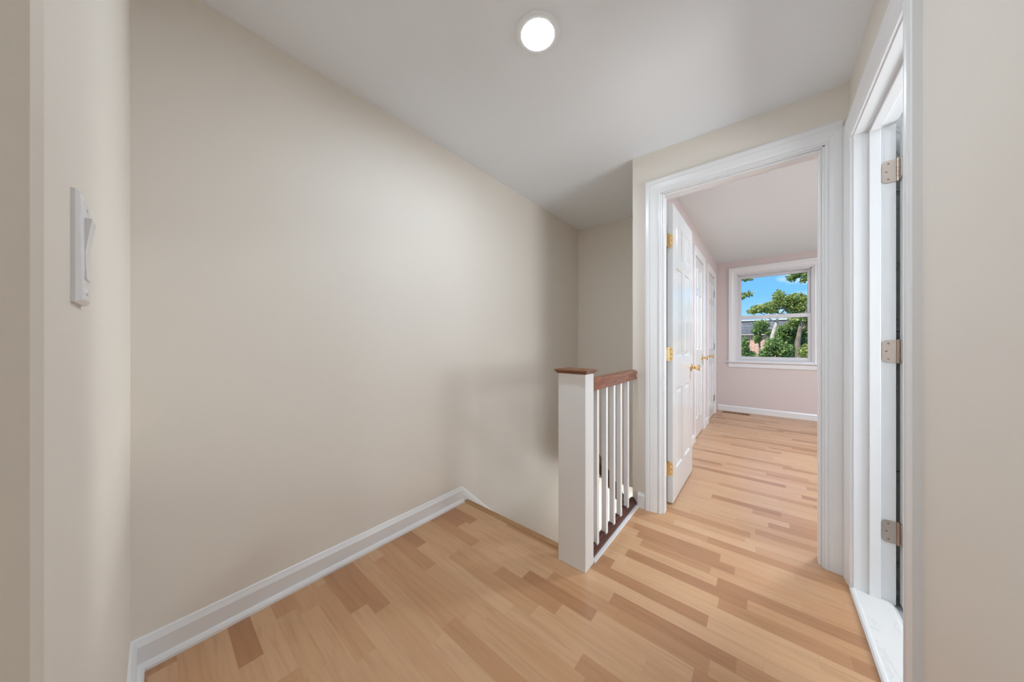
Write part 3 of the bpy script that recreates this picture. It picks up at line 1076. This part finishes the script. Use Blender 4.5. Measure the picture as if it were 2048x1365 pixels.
fill_lamp('ceiling_light', 0.80, 3.5, ZBC, BED_WATTS, 'broad round fill lamp added out of view in the pink bedroom ceiling', r_=0.20)  # unseen lamp added to brighten the bedroom floor
fill_lamp('ceiling_light', 1.15, 1.2, 2.36, BATH_WATTS, 'fill lamp added out of view in the bathroom ceiling')  # unseen lamp added to send light out through the bathroom doorway

# ------------------------------------------------------------------ floor register by the window
vr = empty('floor_register', (-0.36, 5.96, 0), 'brown slotted floor register under the bedroom window', 'floor vent')
bm = bmesh.new()
vx0, vx1, vy0, vy1 = -0.545, -0.170, 5.885, 6.035
box(bm, vx0, vx1, vy0, vy0 + 0.022, 0, 0.005)
box(bm, vx0, vx1, vy1 - 0.022, vy1, 0, 0.005)
box(bm, vx0, vx0 + 0.025, vy0 + 0.022, vy1 - 0.022, 0, 0.005)
box(bm, vx1 - 0.025, vx1, vy0 + 0.022, vy1 - 0.022, 0, 0.005)
n = 13
for k in range(1, n):
    xx = vx0 + 0.025 + (vx1 - vx0 - 0.05) * k / n
    box(bm, xx - 0.004, xx + 0.004, vy0 + 0.022, vy1 - 0.022, 0.001, 0.0045)
obj('grille', bm, VENTW, vr)
obj('duct_shade', B((vx0 + 0.024, vx1 - 0.024, vy0 + 0.021, vy1 - 0.021, 0.0002, 0.0010)), DARK, vr)  # flat dark sheet on the floor, stands in for shade below the slots
fix_children(vr)

# ------------------------------------------------------------------ outside: ground, house, trees
struct('ground', B((-30, 30, YW + 0.2, 60, -3.3, -3.0)), GRASS, 'green yard beyond the bedroom window', 'ground')

hs = empty('house', (1.0, 22.0, -3.0), 'red brick house with grey slate roof behind the trees', 'house')
HB = 1.56
obj('brick_wall', B((-9, 11, 22.0, 30.0, -3.0, HB)), BRICK, hs)
bm = bmesh.new()
prism(bm, [(21.85, HB + 0.06), (21.80, HB + 0.10), (22.75, 2.42), (30.0, 2.42), (30.0, HB + 0.06)],
      lambda p: (-9.1, p[0], p[1]), lambda p: (11.1, p[0], p[1]))
obj('slate_roof', bm, SLATE, hs)
obj('eave_trim', B((-9.1, 11.1, 21.78, 22.1, HB + 0.015, HB + 0.06)), CORN, hs)
obj('cornice', B((-9.1, 11.1, 22.62, 22.95, 2.41, 2.47)), CORN, hs)
for wx in (-5.0, 4.2, 8.0):
    w = obj('window', B((wx - 0.55, wx + 0.55, 21.95, 22.02, -0.7, 1.0)), CORN, hs)
    obj('pane', B((wx - 0.45, wx + 0.45, 21.94, 21.96, -0.6, 0.9)), DARK, w)
fix_children(hs)


DENSE = 2.3


def leaves(clumps, size, seed):
    """clumps: (centre, radii, count); each leaf is a folded four-sided blade"""
    rnd = random.Random(seed)
    vs, fs = [], []
    for (c, r, n) in clumps:
        for _ in range(int(n * DENSE)):
            while True:
                p = [rnd.uniform(-1, 1) for _ in range(3)]
                q = p[0] ** 2 + p[1] ** 2 + p[2] ** 2
                if q <= 1 and (q > 0.25 or rnd.random() < 0.5):
                    break
            o = Vector((c[0] + p[0] * r[0], c[1] + p[1] * r[1], c[2] + p[2] * r[2]))
            d = Vector((rnd.gauss(0, 1), rnd.gauss(0, 1), rnd.gauss(-0.4, 0.7))).normalized()
            s = d.cross(Vector((rnd.gauss(0, 0.5), rnd.gauss(0, 0.5), 1))).normalized()
            nn = d.cross(s)
            L = size * rnd.uniform(0.7, 1.3)
            i = len(vs)
            vs += [o, o + d * L * 0.45 + s * L * 0.36 + nn * L * 0.10, o + d * L, o + d * L * 0.45 - s * L * 0.36 + nn * L * 0.10]
            fs += [(i, i + 1, i + 2), (i, i + 2, i + 3)]
    return vs, fs


def foliage(parent, clumps, size, seed, mat):
    vs, fs = leaves(clumps, size, seed)
    me = bpy.data.meshes.new('foliage')
    me.from_pydata([tuple(v) for v in vs], [], fs)
    me.materials.append(mat)
    o = bpy.data.objects.new('foliage', me)
    COL.objects.link(o)
    o.parent = parent
    return o


def tree(base, label, limbs, clumps, size, seed, lmat, bmat, name='tree', cat='tree'):
    t = empty(name, base, label, cat)
    bm = bmesh.new()
    for path, rad in limbs:
        tube(bm, path, rad, 9)
    obj('trunk', bm, bmat, t, smooth=True)
    foliage(t, clumps, size, seed, lmat)
    fix_children(t)
    return t


# pale barked tree in the middle of the view
tree((0.05, 12.2, -3.0), 'tree with a pale forked trunk in the middle of the window', [
    ([(0.05, 12.2, -3.0), (0.10, 12.1, 0.2), (0.18, 12.0, 1.36), (0.27, 12.0, 1.72)], [0.11, 0.08, 0.052, 0.044]),
    ([(0.26, 12.0, 1.68), (0.19, 12.0, 1.77), (0.10, 12.0, 1.85), (-0.05, 12.1, 2.02)], [0.028, 0.020, 0.016, 0.010]),
    ([(0.27, 12.0, 1.70), (0.285, 12.0, 1.85), (0.40, 12.0, 2.03), (0.60, 12.1, 2.35)], [0.036, 0.026, 0.020, 0.012])],
    [((-0.14, 12.0, 2.18), (0.22, 0.4, 0.13), 230), ((-0.31, 12.0, 2.10), (0.13, 0.3, 0.08), 90), ((0.09, 12.0, 2.20), (0.24, 0.4, 0.15), 260),
     ((0.32, 12.1, 2.50), (0.17, 0.4, 0.20), 240), ((0.42, 12.1, 2.34), (0.30, 0.4, 0.20), 380), ((0.70, 12.2, 2.42), (0.26, 0.4, 0.18), 360),
     ((0.90, 12.2, 2.20), (0.28, 0.4, 0.22), 380), ((0.66, 12.1, 2.15), (0.22, 0.3, 0.14), 220), ((0.16, 12.0, 2.06), (0.18, 0.3, 0.05), 70),
     ((1.5, 12.4, 2.5), (0.5, 0.6, 0.6), 500), ((0.8, 12.6, 2.0), (0.5, 0.3, 0.14), 240)],
    0.062, 3, LEAFB, BARKP)
# darker tree at the right, with boughs hanging over the top of the view
tree((0.80, 11.0, -3.0), 'tree with a brown trunk at the right of the window view', [
    ([(0.80, 11.2, -3.0), (0.72, 11.1, 0.2), (0.66, 11.0, 1.10), (0.71, 11.0, 1.48), (0.76, 11.0, 1.75), (1.02, 10.9, 2.4), (1.25, 10.8, 3.2)],
     [0.12, 0.085, 0.060, 0.046, 0.034, 0.028, 0.02]),
    ([(0.71, 11.0, 1.46), (0.86, 11.0, 1.58), (1.15, 11.0, 1.80)], [0.030, 0.024, 0.016]),
    ([(1.23, 10.8, 3.1), (0.85, 10.6, 3.00), (0.60, 10.5, 2.85)], [0.018, 0.011, 0.006])],
    [((0.80, 11.2, 1.78), (0.32, 0.4, 0.14), 420), ((0.98, 11.1, 1.55), (0.20, 0.3, 0.22), 300), ((0.58, 11.4, 1.62), (0.18, 0.3, 0.10), 150),
     ((0.52, 10.5, 2.78), (0.09, 0.2, 0.09), 60), ((0.60, 10.5, 2.87), (0.12, 0.2, 0.11), 90), ((0.77, 10.5, 2.78), (0.09, 0.2, 0.13), 80),
     ((0.74, 10.5, 2.96), (0.20, 0.2, 0.13), 120), ((0.72, 10.5, 2.70), (0.05, 0.15, 0.06), 20), ((1.3, 10.8, 3.2), (0.5, 0.5, 0.5), 500)],
    0.062, 5, LEAFA, BARKD)
# tree just left of the window whose boughs reach into the view
tree((-2.2, 8.4, -3.0), 'tree whose leafy boughs hang at the upper left of the window', [
    ([(-2.2, 8.4, -3.0), (-2.1, 8.4, 0.5), (-2.0, 8.4, 2.0), (-1.7, 8.3, 3.2)], [0.16, 0.13, 0.10, 0.06]),
    ([(-2.0, 8.4, 2.0), (-1.3, 8.2, 2.1), (-0.60, 8.0, 2.14), (-0.27, 8.0, 2.14)], [0.04, 0.025, 0.012, 0.005]),
    ([(-1.9, 8.35, 2.5), (-1.2, 8.1, 2.5), (-0.6, 8.0, 2.50), (-0.25, 8.0, 2.45)], [0.04, 0.025, 0.012, 0.005])],
    [((-0.27, 8.0, 2.14), (0.075, 0.15, 0.055), 40), ((-0.38, 8.0, 2.12), (0.09, 0.15, 0.08), 60), ((-0.40, 8.0, 2.47), (0.13, 0.2, 0.05), 70),
     ((-0.26, 8.0, 2.455), (0.075, 0.15, 0.035), 34), ((-0.9, 8.1, 2.3), (0.4, 0.4, 0.35), 200), ((-1.8, 8.3, 3.1), (0.9, 0.8, 0.7), 400)],
    0.050, 8, LEAFA, BARKD)
# smaller growth below
tree((-0.10, 14.6, -3.0), 'small rounded leafy tree against the slate roof', [
    ([(-0.16, 14.6, -3.0), (-0.15, 14.6, 0.3), (-0.16, 14.6, 1.5)], [0.06, 0.04, 0.02])],
    [((-0.11, 14.6, 1.78), (0.24, 0.28, 0.20), 420), ((-0.20, 14.6, 1.60), (0.18, 0.28, 0.15), 280), ((-0.22, 14.6, 1.30), (0.13, 0.25, 0.18), 220),
     ((0.10, 14.6, 1.52), (0.16, 0.25, 0.10), 150)], 0.07, 11, LEAFC, BARKD, 'small_tree')
tree((-0.75, 9.8, -3.0), 'leafy shrub top at the lower left corner of the window', [
    ([(-0.60, 9.8, -3.0), (-0.55, 9.8, -0.5), (-0.46, 9.8, 0.9)], [0.06, 0.04, 0.02])],
    [((-0.40, 9.8, 1.03), (0.09, 0.2, 0.25), 200), ((-0.31, 9.8, 0.78), (0.15, 0.25, 0.15), 260), ((-0.40, 9.8, 0.42), (0.26, 0.25, 0.32), 500)],
    0.062, 12, LEAFC, BARKD, 'shrub', 'shrub')
tree((0.10, 10.6, -3.0), 'broad leafy shrub at the bottom middle of the window', [
    ([(0.10, 10.6, -3.0), (0.12, 10.6, -0.5), (0.15, 10.6, 0.8)], [0.07, 0.05, 0.02])],
    [((0.17, 10.6, 1.06), (0.20, 0.28, 0.20), 420), ((0.02, 10.6, 0.82), (0.14, 0.28, 0.15), 240), ((0.36, 10.6, 0.92), (0.20, 0.28, 0.22), 420),
     ((0.20, 10.6, 0.52), (0.34, 0.28, 0.26), 800)],
    0.064, 13, LEAFC, BARKD, 'shrub', 'shrub')
tree((0.60, 13.4, -3.0), 'dense leafy tree between the pale trunk and the brown trunk', [
    ([(0.60, 13.4, -3.0), (0.60, 13.4, 0.0), (0.62, 13.4, 1.3)], [0.08, 0.06, 0.02])],
    [((0.60, 13.4, 1.60), (0.28, 0.3, 0.16), 460), ((0.40, 13.4, 1.36), (0.24, 0.3, 0.18), 420), ((0.85, 13.4, 1.50), (0.28, 0.3, 0.24), 520),
     ((0.60, 13.4, 1.10), (0.36, 0.3, 0.26), 700), ((0.92, 13.4, 1.05), (0.24, 0.3, 0.26), 420), ((0.80, 13.4, 0.72), (0.34, 0.3, 0.22), 420)],
    0.070, 14, LEAFC, BARKD, 'small_tree')
tree((0.95, 9.6, -3.0), 'leafy shrub at the lower right corner of the window', [
    ([(0.90, 9.6, -3.0), (0.84, 9.6, -0.5), (0.76, 9.6, 0.7)], [0.06, 0.04, 0.02])],
    [((0.74, 9.6, 0.93), (0.14, 0.25, 0.18), 280), ((0.66, 9.6, 0.70), (0.12, 0.25, 0.10), 130), ((0.92, 9.6, 0.50), (0.16, 0.25, 0.26), 260)],
    0.058, 15, LEAFB, BARKD, 'shrub', 'shrub')
